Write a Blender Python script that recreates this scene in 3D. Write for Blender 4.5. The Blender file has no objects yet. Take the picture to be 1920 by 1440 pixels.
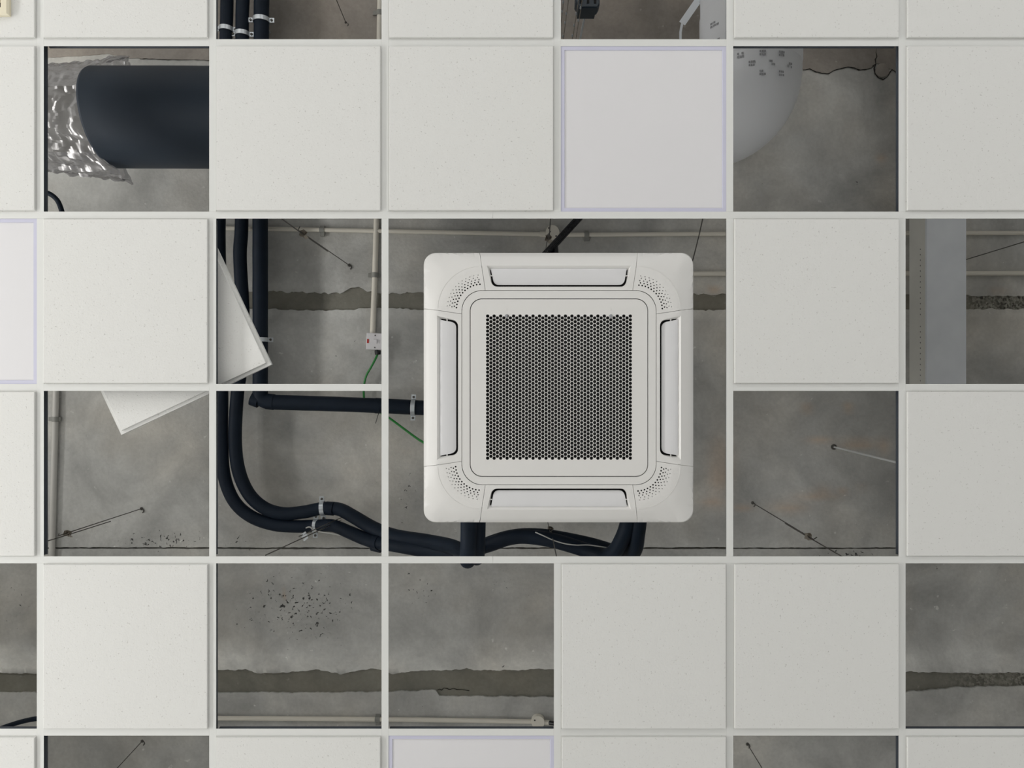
import bpy, bmesh, math, random
import numpy as np
from mathutils import Vector, Matrix, noise
from mathutils.geometry import delaunay_2d_cdt

random.seed(7)
scene = bpy.context.scene
col = scene.collection

# ------------------------------------------------------------------ camera, world, lights, exposure
F = 1440.0                       # focal length in pixels of the 1920 x 1440 frame
ZG = 3.2                         # underside of the suspended grid
D = F * 0.6 / 323.2              # camera to grid (grid module 0.6 m)
SLAB = 1.127                     # slab soffit above the grid
ZS = ZG + SLAB
ZC = ZG - D
KL = -9                          # grid line of the left wall
XL, XR, YT, YB = -0.442 + 0.6 * KL, 4.358, -3.588, 3.612      # inner faces of the room walls

cam = bpy.data.cameras.new('camera'); cam_o = bpy.data.objects.new('camera', cam); col.objects.link(cam_o)
cam.sensor_width = 36.0; cam.lens = 36.0 * F / 1920.0; cam.clip_start = 0.02
cam_o.location = (0, 0, ZC); cam_o.rotation_euler = (math.pi, 0, 0)   # looking straight up, image down = +y
scene.camera = cam_o

world = bpy.data.worlds.new('sky'); scene.world = world; world.use_nodes = True
world.node_tree.nodes['Background'].inputs[0].default_value = (0.75, 0.86, 1.0, 1)
world.node_tree.nodes['Background'].inputs[1].default_value = 0.6

def window_or_fill_light(name, loc, size, rot, watts, color):
    l = bpy.data.lights.new(name, 'AREA'); l.shape = 'RECTANGLE'; l.size, l.size_y = size; l.energy = watts; l.color = color
    o = bpy.data.objects.new(name, l); col.objects.link(o); o.location = loc; o.rotation_euler = rot
    return o
WIN_Z0, WIN_Z1 = 0.75, 1.50      # strip windows
WIN_L = [-1.9, 0.2, 2.3]         # window centres on the wall to the left of the picture
FILL_R = [-1.9, 1.9]              # opposite: openings added to carry fill light
WIN_T = [-2.4, 0.6, 3.0]         # on the wall beyond the top of the picture
for wy in WIN_L:
    window_or_fill_light('daylight_or_fill_lamp', (XL + 0.03, wy, (WIN_Z0 + WIN_Z1) / 2), (0.7, 1.8), (0, -math.pi / 2, 0), 76 * (1 + 0.13 * wy), (1.0, 0.985, 0.96))
for wx in WIN_T:
    window_or_fill_light('daylight_or_fill_lamp', (wx, YT + 0.03, (WIN_Z0 + WIN_Z1) / 2), (1.8, 0.7), (math.pi / 2, 0, 0), 19, (1.0, 0.99, 0.98))
for wy in FILL_R:  # added fill from the right, evens out the brightness across the ceiling
    window_or_fill_light('daylight_or_fill_lamp', (XR - 0.03, wy, (WIN_Z0 + WIN_Z1) / 2), (0.7, 1.8), (0, math.pi / 2, 0), 14, (1.0, 0.99, 0.98))
vs = scene.view_settings
vs.view_transform = 'Standard'; vs.look = 'None'; vs.gamma = 1.0; vs.use_curve_mapping = False
vs.exposure = -0.31

# ------------------------------------------------------------------ helpers
def P(px, py, h):
    k = (D + h) / F
    return Vector(((px - 960) * k, (py - 720) * k, ZG + h))
def W(px, h): return px * (D + h) / F

class MB:
    def __init__(s): s.v = []; s.f = []
    def add(s, verts, faces):
        n = len(s.v); s.v += [Vector(p) for p in verts]; s.f += [tuple(i + n for i in f) for f in faces]; return s
    def box(s, c, size, m=None):
        hx, hy, hz = (a / 2 for a in size)
        vs_ = [Vector((x, y, z)) for z in (-hz, hz) for y in (-hy, hy) for x in (-hx, hx)]
        vs_ = [(m @ p if m else p) + Vector(c) for p in vs_]
        return s.add(vs_, [(0, 2, 3, 1), (4, 5, 7, 6), (0, 1, 5, 4), (2, 6, 7, 3), (0, 4, 6, 2), (1, 3, 7, 5)])
    def box2(s, a, b):
        return s.box([(a[i] + b[i]) / 2 for i in range(3)], [abs(b[i] - a[i]) for i in range(3)])
    def tube(s, pts, r, seg=12, cap=True):
        pts = [Vector(p) for p in pts]
        rs = r if isinstance(r, (list, tuple)) else [r] * len(pts)
        t0 = (pts[1] - pts[0]).normalized()
        up = Vector((0, 0, 1)) if abs(t0.z) < 0.9 else Vector((1, 0, 0))
        nrm = (up - t0 * up.dot(t0)).normalized()
        verts = []
        for i, p in enumerate(pts):
            t = (pts[min(i + 1, len(pts) - 1)] - pts[max(i - 1, 0)]).normalized()
            nrm = (nrm - t * nrm.dot(t)).normalized(); b = t.cross(nrm)
            for k in range(seg):
                a = 2 * math.pi * k / seg
                verts.append(p + (nrm * math.cos(a) + b * math.sin(a)) * rs[i])
        faces = [(i * seg + k, i * seg + (k + 1) % seg, (i + 1) * seg + (k + 1) % seg, (i + 1) * seg + k)
                 for i in range(len(pts) - 1) for k in range(seg)]
        if cap: faces += [tuple(range(seg))[::-1], tuple((len(pts) - 1) * seg + k for k in range(seg))]
        return s.add(verts, faces)
    def loft(s, rings, cap0=True, cap1=True):
        n = len(rings[0]); verts = [p for r in rings for p in r]
        faces = [(i * n + k, i * n + (k + 1) % n, (i + 1) * n + (k + 1) % n, (i + 1) * n + k) for i in range(len(rings) - 1) for k in range(n)]
        if cap0: faces.append(tuple(range(n))[::-1])
        if cap1: faces.append(tuple((len(rings) - 1) * n + k for k in range(n)))
        return s.add(verts, faces)
    def lathe(s, c, axis, prof, seg=20):
        axis = Vector(axis).normalized(); q = Vector((0, 0, 1)).rotation_difference(axis)
        rings = [[Vector(c) + q @ Vector((r * math.cos(2 * math.pi * k / seg), r * math.sin(2 * math.pi * k / seg), z)) for k in range(seg)] for r, z in prof]
        return s.loft(rings)

def cr(pts, n=8):
    """Catmull-Rom through 3-D points"""
    pts = [Vector(p) for p in pts]; out = []
    for i in range(len(pts) - 1):
        p0 = pts[max(i - 1, 0)]; p1 = pts[i]; p2 = pts[i + 1]; p3 = pts[min(i + 2, len(pts) - 1)]
        for k in range(n):
            t = k / n
            out.append(0.5 * ((2 * p1) + (p2 - p0) * t + (2 * p0 - 5 * p1 + 4 * p2 - p3) * t * t + (3 * p1 - p0 - 3 * p2 + p3) * t ** 3))
    out.append(pts[-1]); return out

WL = {}
def finish(me, smooth, recalc=True):
    if recalc:
        bm = bmesh.new(); bm.from_mesh(me); bmesh.ops.recalc_face_normals(bm, faces=bm.faces); bm.to_mesh(me); bm.free()
    if smooth is not None:
        me.polygons.foreach_set('use_smooth', [True] * len(me.polygons)); me.set_sharp_from_angle(angle=math.radians(smooth))
def obj(name, mb, mat, parent=None, smooth=35, loc=None):
    """link one mesh; vertices are given in world space, the origin goes to the middle of the mesh"""
    base = Vector((0, 0, 0))
    if parent is not None: base = WL[parent.name]
    if loc is None:
        n = len(mb.v); lo = Vector([min(p[i] for p in mb.v) for i in range(3)]); hi = Vector([max(p[i] for p in mb.v) for i in range(3)])
        loc = (lo + hi) / 2
    loc = Vector(loc)
    me = bpy.data.meshes.new(name); me.from_pydata([tuple(p - loc) for p in mb.v], [], mb.f); me.update()
    finish(me, smooth)
    me.materials.append(mat)
    o = bpy.data.objects.new(name, me); col.objects.link(o); o.location = loc - base
    if parent is not None: o.parent = parent
    WL[o.name] = loc
    return o
def inst(name, me, loc, parent=None, rotz=0.0, rot=None):
    base = WL[parent.name] if parent is not None else Vector((0, 0, 0))
    o = bpy.data.objects.new(name, me); col.objects.link(o); o.location = Vector(loc) - base
    o.rotation_euler = rot if rot else (0, 0, rotz)
    if parent is not None: o.parent = parent
    WL[o.name] = Vector(loc); return o
def tag(o, label, cat=None, group=None, kind=None):
    o['label'] = label
    if cat: o['category'] = cat
    if group: o['group'] = group
    if kind: o['kind'] = kind
    return o
def thing(name, label, cat, loc, group=None):
    o = bpy.data.objects.new(name, None); col.objects.link(o); o.location = loc; o.empty_display_size = 0.05
    WL[o.name] = Vector(loc); return tag(o, label, cat, group)
def struct(o):
    o['kind'] = 'structure'; return o

def lin(c): return tuple(((x / 255) / 12.92 if x / 255 <= 0.04045 else ((x / 255 + 0.055) / 1.055) ** 2.4) for x in c)
def material(name, rgb, rough=0.5, metal=0.0, var=0.06, scale=8.0, bump=0.0, bscale=200.0, spec=0.5, coat=0.0):
    m = bpy.data.materials.new(name); m.use_nodes = True; nt = m.node_tree; N = nt.nodes; L = nt.links
    b = N['Principled BSDF']; b.inputs['Roughness'].default_value = rough; b.inputs['Metallic'].default_value = metal
    b.inputs['Specular IOR Level'].default_value = spec; b.inputs['Coat Weight'].default_value = coat
    tc = N.new('ShaderNodeTexCoord'); nz = N.new('ShaderNodeTexNoise'); nz.inputs['Scale'].default_value = scale; nz.inputs['Detail'].default_value = 5
    L.new(tc.outputs['Object'], nz.inputs['Vector'])
    mx = N.new('ShaderNodeMix'); mx.data_type = 'RGBA'
    c = lin(rgb)
    mx.inputs[6].default_value = tuple(min(1, x * (1 - var)) for x in c) + (1,)
    mx.inputs[7].default_value = tuple(min(1, x * (1 + var)) for x in c) + (1,)
    L.new(nz.outputs['Fac'], mx.inputs[0]); L.new(mx.outputs[2], b.inputs['Base Color'])
    if bump:
        n2 = N.new('ShaderNodeTexNoise'); n2.inputs['Scale'].default_value = bscale; n2.inputs['Detail'].default_value = 3
        L.new(tc.outputs['Object'], n2.inputs['Vector'])
        bp = N.new('ShaderNodeBump'); bp.inputs['Strength'].default_value = bump; bp.inputs['Distance'].default_value = 0.002
        L.new(n2.outputs['Fac'], bp.inputs['Height']); L.new(bp.outputs['Normal'], b.inputs['Normal'])
    return m

M = {}
M['plastic'] = material('ac_white_plastic', (226, 225, 222), 0.38, var=0.01)
M['vane'] = material('vane_white_plastic', (222, 222, 223), 0.35, var=0.01)
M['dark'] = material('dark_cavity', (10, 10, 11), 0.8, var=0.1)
M['grey_latch'] = material('grey_latch', (150, 152, 155), 0.4)
M['tee'] = material('tee_white_enamel', (226, 227, 224), 0.42, var=0.015)
M['web'] = material('tee_galvanised_web', (72, 78, 86), 0.45, metal=0.3)
M['panel_frame'] = material('lavender_panel_frame', (206, 206, 224), 0.4, var=0.01)
M['diffuser'] = material('opal_diffuser', (228, 227, 229), 0.3, var=0.01)
M['rubber'] = material('black_foam_insulation', (18, 30, 44), 0.6, var=0.3, scale=14, bump=0.3, bscale=40, spec=0.25)
M['rubber_soft'] = material('black_duct_foam', (42, 55, 70), 0.58, var=0.1, scale=5, spec=0.6)
M['tape'] = material('black_tape', (16, 18, 22), 0.35, var=0.2)
M['zinc'] = material('zinc_plated_steel', (214, 220, 224), 0.3, metal=0.5, var=0.12, scale=60)
M['bright_rod'] = material('bright_zinc_rod', (244, 246, 246), 0.35, metal=0.1)
M['wire'] = material('steel_wire', (96, 94, 90), 0.4, metal=0.6)
M['spring'] = material('spring_steel', (168, 160, 148), 0.35, metal=0.45)
M['galv'] = material('galvanised_sheet', (236, 240, 246), 0.5, metal=0.08, var=0.12, scale=7)
M['galv_dull'] = material('dull_galvanised_side', (226, 225, 218), 0.6, metal=0.05, var=0.08)
M['jacket'] = material('silver_film_jacket', (247, 249, 254), 0.4, metal=0.0, var=0.04, scale=4)
M['print'] = material('grey_ink', (168, 169, 172), 0.6)
M['conduit'] = material('cream_pvc_conduit', (238, 233, 220), 0.45, var=0.03)
M['conduit_grey'] = material('grey_white_pvc_conduit', (208, 206, 200), 0.45, var=0.03)
M['clip'] = material('grey_saddle_clip', (150, 150, 144), 0.45)
M['switch'] = material('white_switch_plastic', (240, 238, 240), 0.35, var=0.01)
M['red'] = material('red_rocker', (196, 40, 26), 0.35)
M['green'] = material('green_cable_sheath', (38, 140, 58), 0.4, var=0.1)
M['white_cable'] = material('white_cable_sheath', (196, 196, 192), 0.5)
M['cream'] = material('cream_vent_plastic', (232, 224, 200), 0.4, var=0.01)
M['navy'] = material('dark_blue_plastic', (44, 56, 66), 0.45, var=0.2)
M['floor'] = material('pale_vinyl_floor', (222, 222, 221), 0.5, var=0.03, scale=1.5)
M['wall'] = material('white_wall_paint', (232, 232, 231), 0.7, var=0.02)
M['winframe'] = material('white_window_frame', (220, 220, 220), 0.4)
g = bpy.data.materials.new('window_glass'); g.use_nodes = True
gb = g.node_tree.nodes['Principled BSDF']; gb.inputs['Transmission Weight'].default_value = 1.0; gb.inputs['Roughness'].default_value = 0.02
gn = g.node_tree.nodes.new('ShaderNodeTexNoise'); gm = g.node_tree.nodes.new('ShaderNodeMapRange')
gm.inputs[3].default_value = 0.015; gm.inputs[4].default_value = 0.03
g.node_tree.links.new(gn.outputs['Fac'], gm.inputs[0]); g.node_tree.links.new(gm.outputs[0], gb.inputs['Roughness']); M['glass'] = g

def tile_material():
    m = bpy.data.materials.new('mineral_fibre_tile'); m.use_nodes = True; nt = m.node_tree; N = nt.nodes; L = nt.links
    b = N['Principled BSDF']; b.inputs['Roughness'].default_value = 0.85; b.inputs['Specular IOR Level'].default_value = 0.2
    tc = N.new('ShaderNodeTexCoord'); oi = N.new('ShaderNodeObjectInfo')
    ad = N.new('ShaderNodeVectorMath'); ad.operation = 'ADD'
    sc = N.new('ShaderNodeVectorMath'); sc.operation = 'SCALE'; sc.inputs['Scale'].default_value = 1.0
    cx = N.new('ShaderNodeCombineXYZ'); mu = N.new('ShaderNodeMath'); mu.operation = 'MULTIPLY'; mu.inputs[1].default_value = 37.0
    L.new(oi.outputs['Random'], mu.inputs[0]); L.new(mu.outputs[0], cx.inputs[0]); L.new(mu.outputs[0], cx.inputs[1])
    L.new(tc.outputs['Object'], ad.inputs[0]); L.new(cx.outputs[0], ad.inputs[1])
    n1 = N.new('ShaderNodeTexNoise'); n1.inputs['Scale'].default_value = 170; n1.inputs['Detail'].default_value = 2
    n2 = N.new('ShaderNodeTexNoise'); n2.inputs['Scale'].default_value = 150; n2.inputs['Detail'].default_value = 1
    for n in (n1, n2): L.new(ad.outputs[0], n.inputs['Vector'])
    r = N.new('ShaderNodeMapRange'); r.inputs[1].default_value = 0.68; r.inputs[2].default_value = 0.80; L.new(n2.outputs['Fac'], r.inputs[0])
    mx = N.new('ShaderNodeMix'); mx.data_type = 'RGBA'; mx.inputs[6].default_value = lin((228, 228, 225)) + (1,); mx.inputs[7].default_value = lin((200, 199, 195)) + (1,)
    L.new(r.outputs[0], mx.inputs[0]); L.new(mx.outputs[2], b.inputs['Base Color'])
    bp = N.new('ShaderNodeBump'); bp.inputs['Strength'].default_value = 0.5; bp.inputs['Distance'].default_value = 0.0016
    L.new(n1.outputs['Fac'], bp.inputs['Height']); L.new(bp.outputs['Normal'], b.inputs['Normal'])
    return m
M['tile'] = tile_material()

def slab_material(name, rgb, attr=True, rubble=False):
    m = bpy.data.materials.new(name); m.use_nodes = True; nt = m.node_tree; N = nt.nodes; L = nt.links
    b = N['Principled BSDF']; b.inputs['Roughness'].default_value = 0.85; b.inputs['Specular IOR Level'].default_value = 0.25
    tc = N.new('ShaderNodeTexCoord')
    def nz(scale, detail=5, rough=0.6, dist=0.0):
        n = N.new('ShaderNodeTexNoise'); n.inputs['Scale'].default_value = scale; n.inputs['Detail'].default_value = detail
        n.inputs['Roughness'].default_value = rough; n.inputs['Distortion'].default_value = dist
        L.new(tc.outputs['Object'], n.inputs['Vector']); return n
    def mixc(a, bcol, fac, mode='MIX'):
        x = N.new('ShaderNodeMix'); x.data_type = 'RGBA'; x.blend_type = mode
        for sock, val in ((6, a), (7, bcol)):
            if isinstance(val, tuple): x.inputs[sock].default_value = val + (1,)
            else: L.new(val, x.inputs[sock])
        if isinstance(fac, float): x.inputs[0].default_value = fac
        else: L.new(fac, x.inputs[0])
        return x.outputs[2]
    def rng(src, a, bb, c=0.0, d=1.0):
        r = N.new('ShaderNodeMapRange'); r.inputs[1].default_value = a; r.inputs[2].default_value = bb; r.inputs[3].default_value = c; r.inputs[4].default_value = d
        L.new(src, r.inputs[0]); return r.outputs[0]
    c = lin(rgb)
    big = nz(2.6, 6, 0.62, 0.4)
    c1 = mixc(tuple(x * 0.76 for x in c), tuple(x * 1.22 for x in c), rng(big.outputs['Fac'], 0.33, 0.67))
    warm = nz(1.3, 3)
    c2 = mixc(c1, (1.0, 0.93, 0.84), rng(warm.outputs['Fac'], 0.45, 0.75, 0.0, 0.75), 'MULTIPLY')
    fine = nz(60, 4)
    c3 = mixc(c2, (0.86, 0.86, 0.86), rng(fine.outputs['Fac'], 0.35, 0.65, 0.6, 0.0), 'MULTIPLY')
    pale = nz(24, 3, 0.5)
    c3 = mixc(c3, tuple(min(1, x * 1.6) for x in c), rng(pale.outputs['Fac'], 0.70, 0.76, 0.0, 0.6))
    height = fine.outputs['Fac']
    if attr:
        at = N.new('ShaderNodeVertexColor'); at.layer_name = 'stain'
        c4 = mixc(c3, at.outputs['Color'], 1.0, 'MULTIPLY')
        x2 = N.new('ShaderNodeVectorMath'); x2.operation = 'SCALE'; x2.inputs['Scale'].default_value = 2.0
        L.new(c4, x2.inputs[0])
        pit = nz(56, 2.5, 0.55, 0.6)
        sub = N.new('ShaderNodeMath'); sub.operation = 'MULTIPLY_ADD'; sub.inputs[1].default_value = 0.22
        L.new(at.outputs['Alpha'], sub.inputs[0]); L.new(pit.outputs['Fac'], sub.inputs[2])
        pf = rng(sub.outputs[0], 0.80, 0.84)
        out = mixc(x2.outputs[0], tuple(x * 0.12 for x in c), pf)
        hm = N.new('ShaderNodeMath'); hm.operation = 'SUBTRACT'; L.new(fine.outputs['Fac'], hm.inputs[0]); L.new(pf, hm.inputs[1]); height = hm.outputs[0]
    elif rubble:
        vo = N.new('ShaderNodeTexVoronoi'); vo.inputs['Scale'].default_value = 105
        L.new(tc.outputs['Object'], vo.inputs['Vector'])
        sp = N.new('ShaderNodeSeparateXYZ'); L.new(tc.outputs['Object'], sp.inputs[0])
        md = nz(1.1, 3)
        ad = N.new('ShaderNodeMath'); ad.operation = 'MULTIPLY_ADD'; ad.inputs[1].default_value = 0.9
        L.new(sp.outputs[0], ad.inputs[0]); L.new(md.outputs['Fac'], ad.inputs[2])
        mask = rng(ad.outputs[0], 2.50, 2.66)
        st = mixc(tuple(x * 0.4 for x in c), tuple(x * 1.5 for x in c), rng(vo.outputs['Color'], 0.2, 0.8))
        out = mixc(c3, st, mask)
        hm = N.new('ShaderNodeMath'); hm.operation = 'MULTIPLY'; L.new(vo.outputs['Distance'], hm.inputs[0]); L.new(mask, hm.inputs[1])
        h2 = N.new('ShaderNodeMath'); h2.operation = 'MULTIPLY_ADD'; h2.inputs[1].default_value = -3.0
        L.new(hm.outputs[0], h2.inputs[0]); L.new(fine.outputs['Fac'], h2.inputs[2]); height = h2.outputs[0]
    else: out = c3
    L.new(out, b.inputs['Base Color'])
    bp = N.new('ShaderNodeBump'); bp.inputs['Strength'].default_value = 0.5; bp.inputs['Distance'].default_value = 0.004
    L.new(height, bp.inputs['Height']); L.new(bp.outputs['Normal'], b.inputs['Normal'])
    return m
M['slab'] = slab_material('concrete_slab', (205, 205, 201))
M['mortar'] = slab_material('mortar_joint', (142, 140, 130), attr=False, rubble=True)
M['render'] = slab_material('brownish_skim', (164, 158, 151), attr=False)
M['crack'] = material('crack_shadow_gap', (40, 38, 35), 0.9)

def film_material():
    m = bpy.data.materials.new('clear_plastic_film'); m.use_nodes = True; nt = m.node_tree; N = nt.nodes; L = nt.links
    out = N['Material Output']; b = N['Principled BSDF']
    nz = N.new('ShaderNodeTexNoise'); nz.inputs['Scale'].default_value = 9
    r = N.new('ShaderNodeMapRange'); r.inputs[3].default_value = 0.2; r.inputs[4].default_value = 0.7; L.new(nz.outputs['Fac'], r.inputs[0])
    b.inputs['Base Color'].default_value = (0.55, 0.54, 0.54, 1); b.inputs['Roughness'].default_value = 0.22; b.inputs['Specular IOR Level'].default_value = 0.9
    b.inputs['Metallic'].default_value = 0.6
    tr = N.new('ShaderNodeBsdfTransparent'); tr.inputs[0].default_value = (0.8, 0.8, 0.82, 1); mx = N.new('ShaderNodeMixShader')
    L.new(r.outputs[0], mx.inputs[0]); L.new(tr.outputs[0], mx.inputs[1]); L.new(b.outputs[0], mx.inputs[2]); L.new(mx.outputs[0], out.inputs[0])
    return m
M['film'] = film_material()

# ------------------------------------------------------------------ room shell
def shell(name, boxes, mat):
    mb = MB()
    for a, b in boxes: mb.box2(a, b)
    return struct(obj(name, mb, mat, smooth=None))
T = 0.2
shell('floor', [((XL - T, YT - T, -0.1), (XR + T, YB + T, 0))], M['floor'])
shell('wall_front', [((XL - T, YB, 0), (XR, YB + T, ZS + 0.3))], M['wall'])
def window_wall(name, fixed, centres, along, lo, hi, hw, out=-1):
    """wall with openings; along = 'y' for a wall at constant x"""
    bx = []
    def b(a0, a1, z0, z1):
        if along == 'y': bx.append(((fixed, a0, z0), (fixed + out * T, a1, z1)))
        else: bx.append(((a0, fixed - T, z0), (a1, fixed, z1)))
    b(lo, hi, 0, WIN_Z0); b(lo, hi, WIN_Z1, ZS + 0.3)
    e = lo
    for c in centres: b(e, c - hw, WIN_Z0, WIN_Z1); e = c + hw
    b(e, hi, WIN_Z0, WIN_Z1)
    shell(name, bx, M['wall'])
window_wall('wall_left', XL, WIN_L, 'y', YT - T, YB + T, 0.95)
window_wall('wall_right', XR, FILL_R, 'y', YT - T, YB + T, 0.95, 1)  # openings on this side made up for the fill lamps
window_wall('wall_back', YT, WIN_T, 'x', XL, XR, 0.95)
nwin = 0
for along, fixed, cs, sg in (('y', XL, WIN_L, 1), ('x', YT, WIN_T, 1), ('y', XR, FILL_R, -1)):  # frames on the right belong to the added fill openings
    for c in cs:
        nwin += 1
        def bb(mb, a0, a1, z0, z1, d0, d1):
            if along == 'y': mb.box2((fixed - sg * d1, c + a0, z0), (fixed - sg * d0, c + a1, z1))
            else: mb.box2((c + a0, fixed - d1, z0), (c + a1, fixed - d0, z1))
        fr = MB()
        for a0, a1, z0, z1 in ((-0.95, 0.95, WIN_Z0, WIN_Z0 + 0.06), (-0.95, 0.95, WIN_Z1 - 0.06, WIN_Z1), (-0.95, -0.89, WIN_Z0 + 0.06, WIN_Z1 - 0.06),
                               (0.89, 0.95, WIN_Z0 + 0.06, WIN_Z1 - 0.06), (-0.03, 0.03, WIN_Z0 + 0.06, WIN_Z1 - 0.06)): bb(fr, a0, a1, z0, z1, 0.08, 0.14)
        w = struct(obj('window_%d' % nwin, fr, M['winframe'], smooth=None))
        for s in (-1, 1):
            pn = MB(); bb(pn, min(s * 0.03, s * 0.89), max(s * 0.03, s * 0.89), WIN_Z0 + 0.06, WIN_Z1 - 0.06, 0.105, 0.115)
            obj('pane', pn, M['glass'], w, smooth=None)

# ------------------------------------------------------------------ concrete slab soffit
slab = bpy.data.objects.new('ceiling_slab', None); col.objects.link(slab); slab.location = (0, 0, ZS); WL['ceiling_slab'] = Vector((0, 0, ZS)); struct(slab)
slab['label'] = 'grey concrete slab soffit seen through the open ceiling cells'
KS = (D + SLAB) / F
def poly(pts):
    xs = np.array([p[0] for p in pts], float); ys = np.array([p[1] for p in pts], float)
    return lambda px: np.interp(px, xs, ys)
rng_ = np.random.default_rng(3)
def vnoise(x, y, seed, oct_=4):
    out = np.zeros_like(x); amp = 1.0; tot = 0
    for o in range(oct_):
        r = np.random.default_rng(seed + o * 17); g_ = r.random((64, 64)); f_ = 2 ** o
        xi = x * f_; yi = y * f_; x0 = np.floor(xi).astype(int); y0 = np.floor(yi).astype(int); fx = xi - x0; fy = yi - y0
        fx = fx * fx * (3 - 2 * fx); fy = fy * fy * (3 - 2 * fy)
        a = g_[x0 % 64, y0 % 64]; b = g_[(x0 + 1) % 64, y0 % 64]; c = g_[x0 % 64, (y0 + 1) % 64]; d = g_[(x0 + 1) % 64, (y0 + 1) % 64]
        out += amp * ((a * (1 - fx) + b * fx) * (1 - fy) + (c * (1 - fx) + d * fx) * fy); tot += amp; amp *= 0.55
    return out / tot
def rag(px, seed, amp): return (vnoise(px / 30.0, px * 0 + seed, seed, 3) - 0.5) * 2 * amp + (vnoise(px / 7.0, px * 0 + seed, seed + 5, 2) - 0.5) * amp * 1.5
s1t = poly([(-900, 548), (407, 546), (560, 547), (600, 550), (640, 549), (655, 543), (672, 539), (690, 549), (720, 549), (1000, 550), (1303, 551), (1690, 552), (1920, 554), (2900, 552)])
s1b = poly([(-900, 579), (407, 577), (505, 579), (600, 581), (716, 579), (1303, 581), (1690, 580), (2900, 580)])
s2t = poly([(-900, 1262), (100, 1262), (407, 1258), (460, 1255), (480, 1262), (560, 1260), (592, 1254), (620, 1260), (640, 1263), (700, 1254), (716, 1257), (735, 1263), (790, 1257), (860, 1257), (875, 1253), (895, 1258), (1036, 1255), (1698, 1260), (1850, 1262), (2900, 1262)])
s2b = poly([(-900, 1303), (407, 1299), (600, 1299), (735, 1298), (800, 1294), (817, 1295), (823, 1304), (900, 1306), (1036, 1307), (1690, 1299), (1740, 1294), (1800, 1290), (1860, 1288), (2900, 1288)])
edges = {'s1t': lambda p: s1t(p) + rag(p, 11, 3.0), 's1b': lambda p: s1b(p) + rag(p, 22, 2.6), 's2t': lambda p: s2t(p) + rag(p, 33, 2.2), 's2b': lambda p: s2b(p) + rag(p, 44, 2.0),
         'slit0': lambda p: 1026.6 + rag(p, 55, 0.9), 'slit1': lambda p: 1029.4 + rag(p, 66, 0.9),
         'lo': lambda p: p * 0 + YT / KS + 720, 'hi': lambda p: p * 0 + YB / KS + 720}
def stain(px, py):
    """multiplicative tint (0.5 = none) and pit density of the soffit at photo-scale slab coordinates"""
    n = vnoise(px / 140.0, py / 140.0, 5); n2 = vnoise(px / 45.0, py / 30.0, 9); n3 = vnoise(px / 220.0, py / 90.0, 21)
    v = 0.5 * (0.96 + 0.30 * (n - 0.5) + 0.20 * (n2 - 0.5))
    rgb = np.stack([v, v, v], -1)
    def blob(cx, cy, sx, sy, tint, k=1.0, wob=0.5):
        d = ((px - cx) / sx) ** 2 + ((py - cy) / sy) ** 2 + (n2 - 0.5) * 2 * wob
        w = np.clip(np.exp(-np.maximum(d, 0)) * k, 0, 1)[..., None]
        rgb[:] = rgb * (1 - w) + rgb * np.array(tint) * w
    # paler bands beside the joints
    w = np.clip((py - 1190) / 45, 0, 1) * (py < 1262) * np.clip(0.6 + 1.6 * (n3 - 0.4), 0, 1); rgb *= (1 + 0.55 * w)[..., None]  # light on the sloping form edge, painted into the tint
    w = np.clip(1 - np.abs(py - 586) / 14, 0, 1) * 0.35 + np.clip(1 - np.abs(py - 536) / 12, 0, 1) * 0.22; rgb *= (1 + w * n)[..., None]
    w = np.clip(1 - np.abs(py - 1022) / 8, 0, 1) * 0.25; rgb *= (1 + w)[..., None]
    # rust coloured stains
    ru = (1.16, 0.97, 0.83)
    for cx, cy, sx, sy in ((1535, 826, 24, 6), (1612, 832, 34, 9), (1658, 838, 12, 14), (1544, 916, 16, 5), (1580, 919, 9, 4), (1613, 915, 15, 4), (1478, 952, 36, 11), (1392, 952, 18, 6), (1590, 764, 10, 8),
                           (1512, 766, 12, 8), (1335, 942, 22, 9), (1340, 545, 14, 6), (1652, 297, 10, 8), (1350, 880, 22, 60), (755, 850, 18, 3), (533, 1115, 3, 8), (1870, 548, 16, 5), (1530, 930, 40, 8)):
        blob(cx, cy, sx, sy, ru, 0.9)
    for cx, cy, sx, sy in ((470, 850, 12, 40), (500, 1120, 60, 60), (900, 1150, 80, 40), (600, 1000, 120, 15)): blob(cx, cy, sx, sy, (0.88, 0.88, 0.88), 0.7)
    pit = np.zeros_like(px)
    for cx, cy, sx, sy, k in ((560, 1140, 150, 85, 0.95), (300, 1012, 110, 26, 1.1), (450, 1020, 70, 22, 0.9), (790, 1110, 60, 40, 0.7), (960, 1100, 90, 60, 0.55), (1600, 1036, 80, 8, 1.5),
                              (760, 925, 25, 70, 0.8), (700, 905, 30, 20, 0.7), (650, 660, 90, 60, 0.5), (1760, 1060, 60, 14, 0.8), (1590, 341, 100, 3, 1.1), (1450, 341, 40, 3, 1.1), (40, 1130, 60, 90, 0.6), (880, 1300, 500, 60, 0.35)):
        pit = np.maximum(pit, k * np.exp(-((px - cx) / sx) ** 2 - ((py - cy) / sy) ** 2))
    return np.clip(rgb, 0, 1), np.clip(pit, 0, 1.5)
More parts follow.
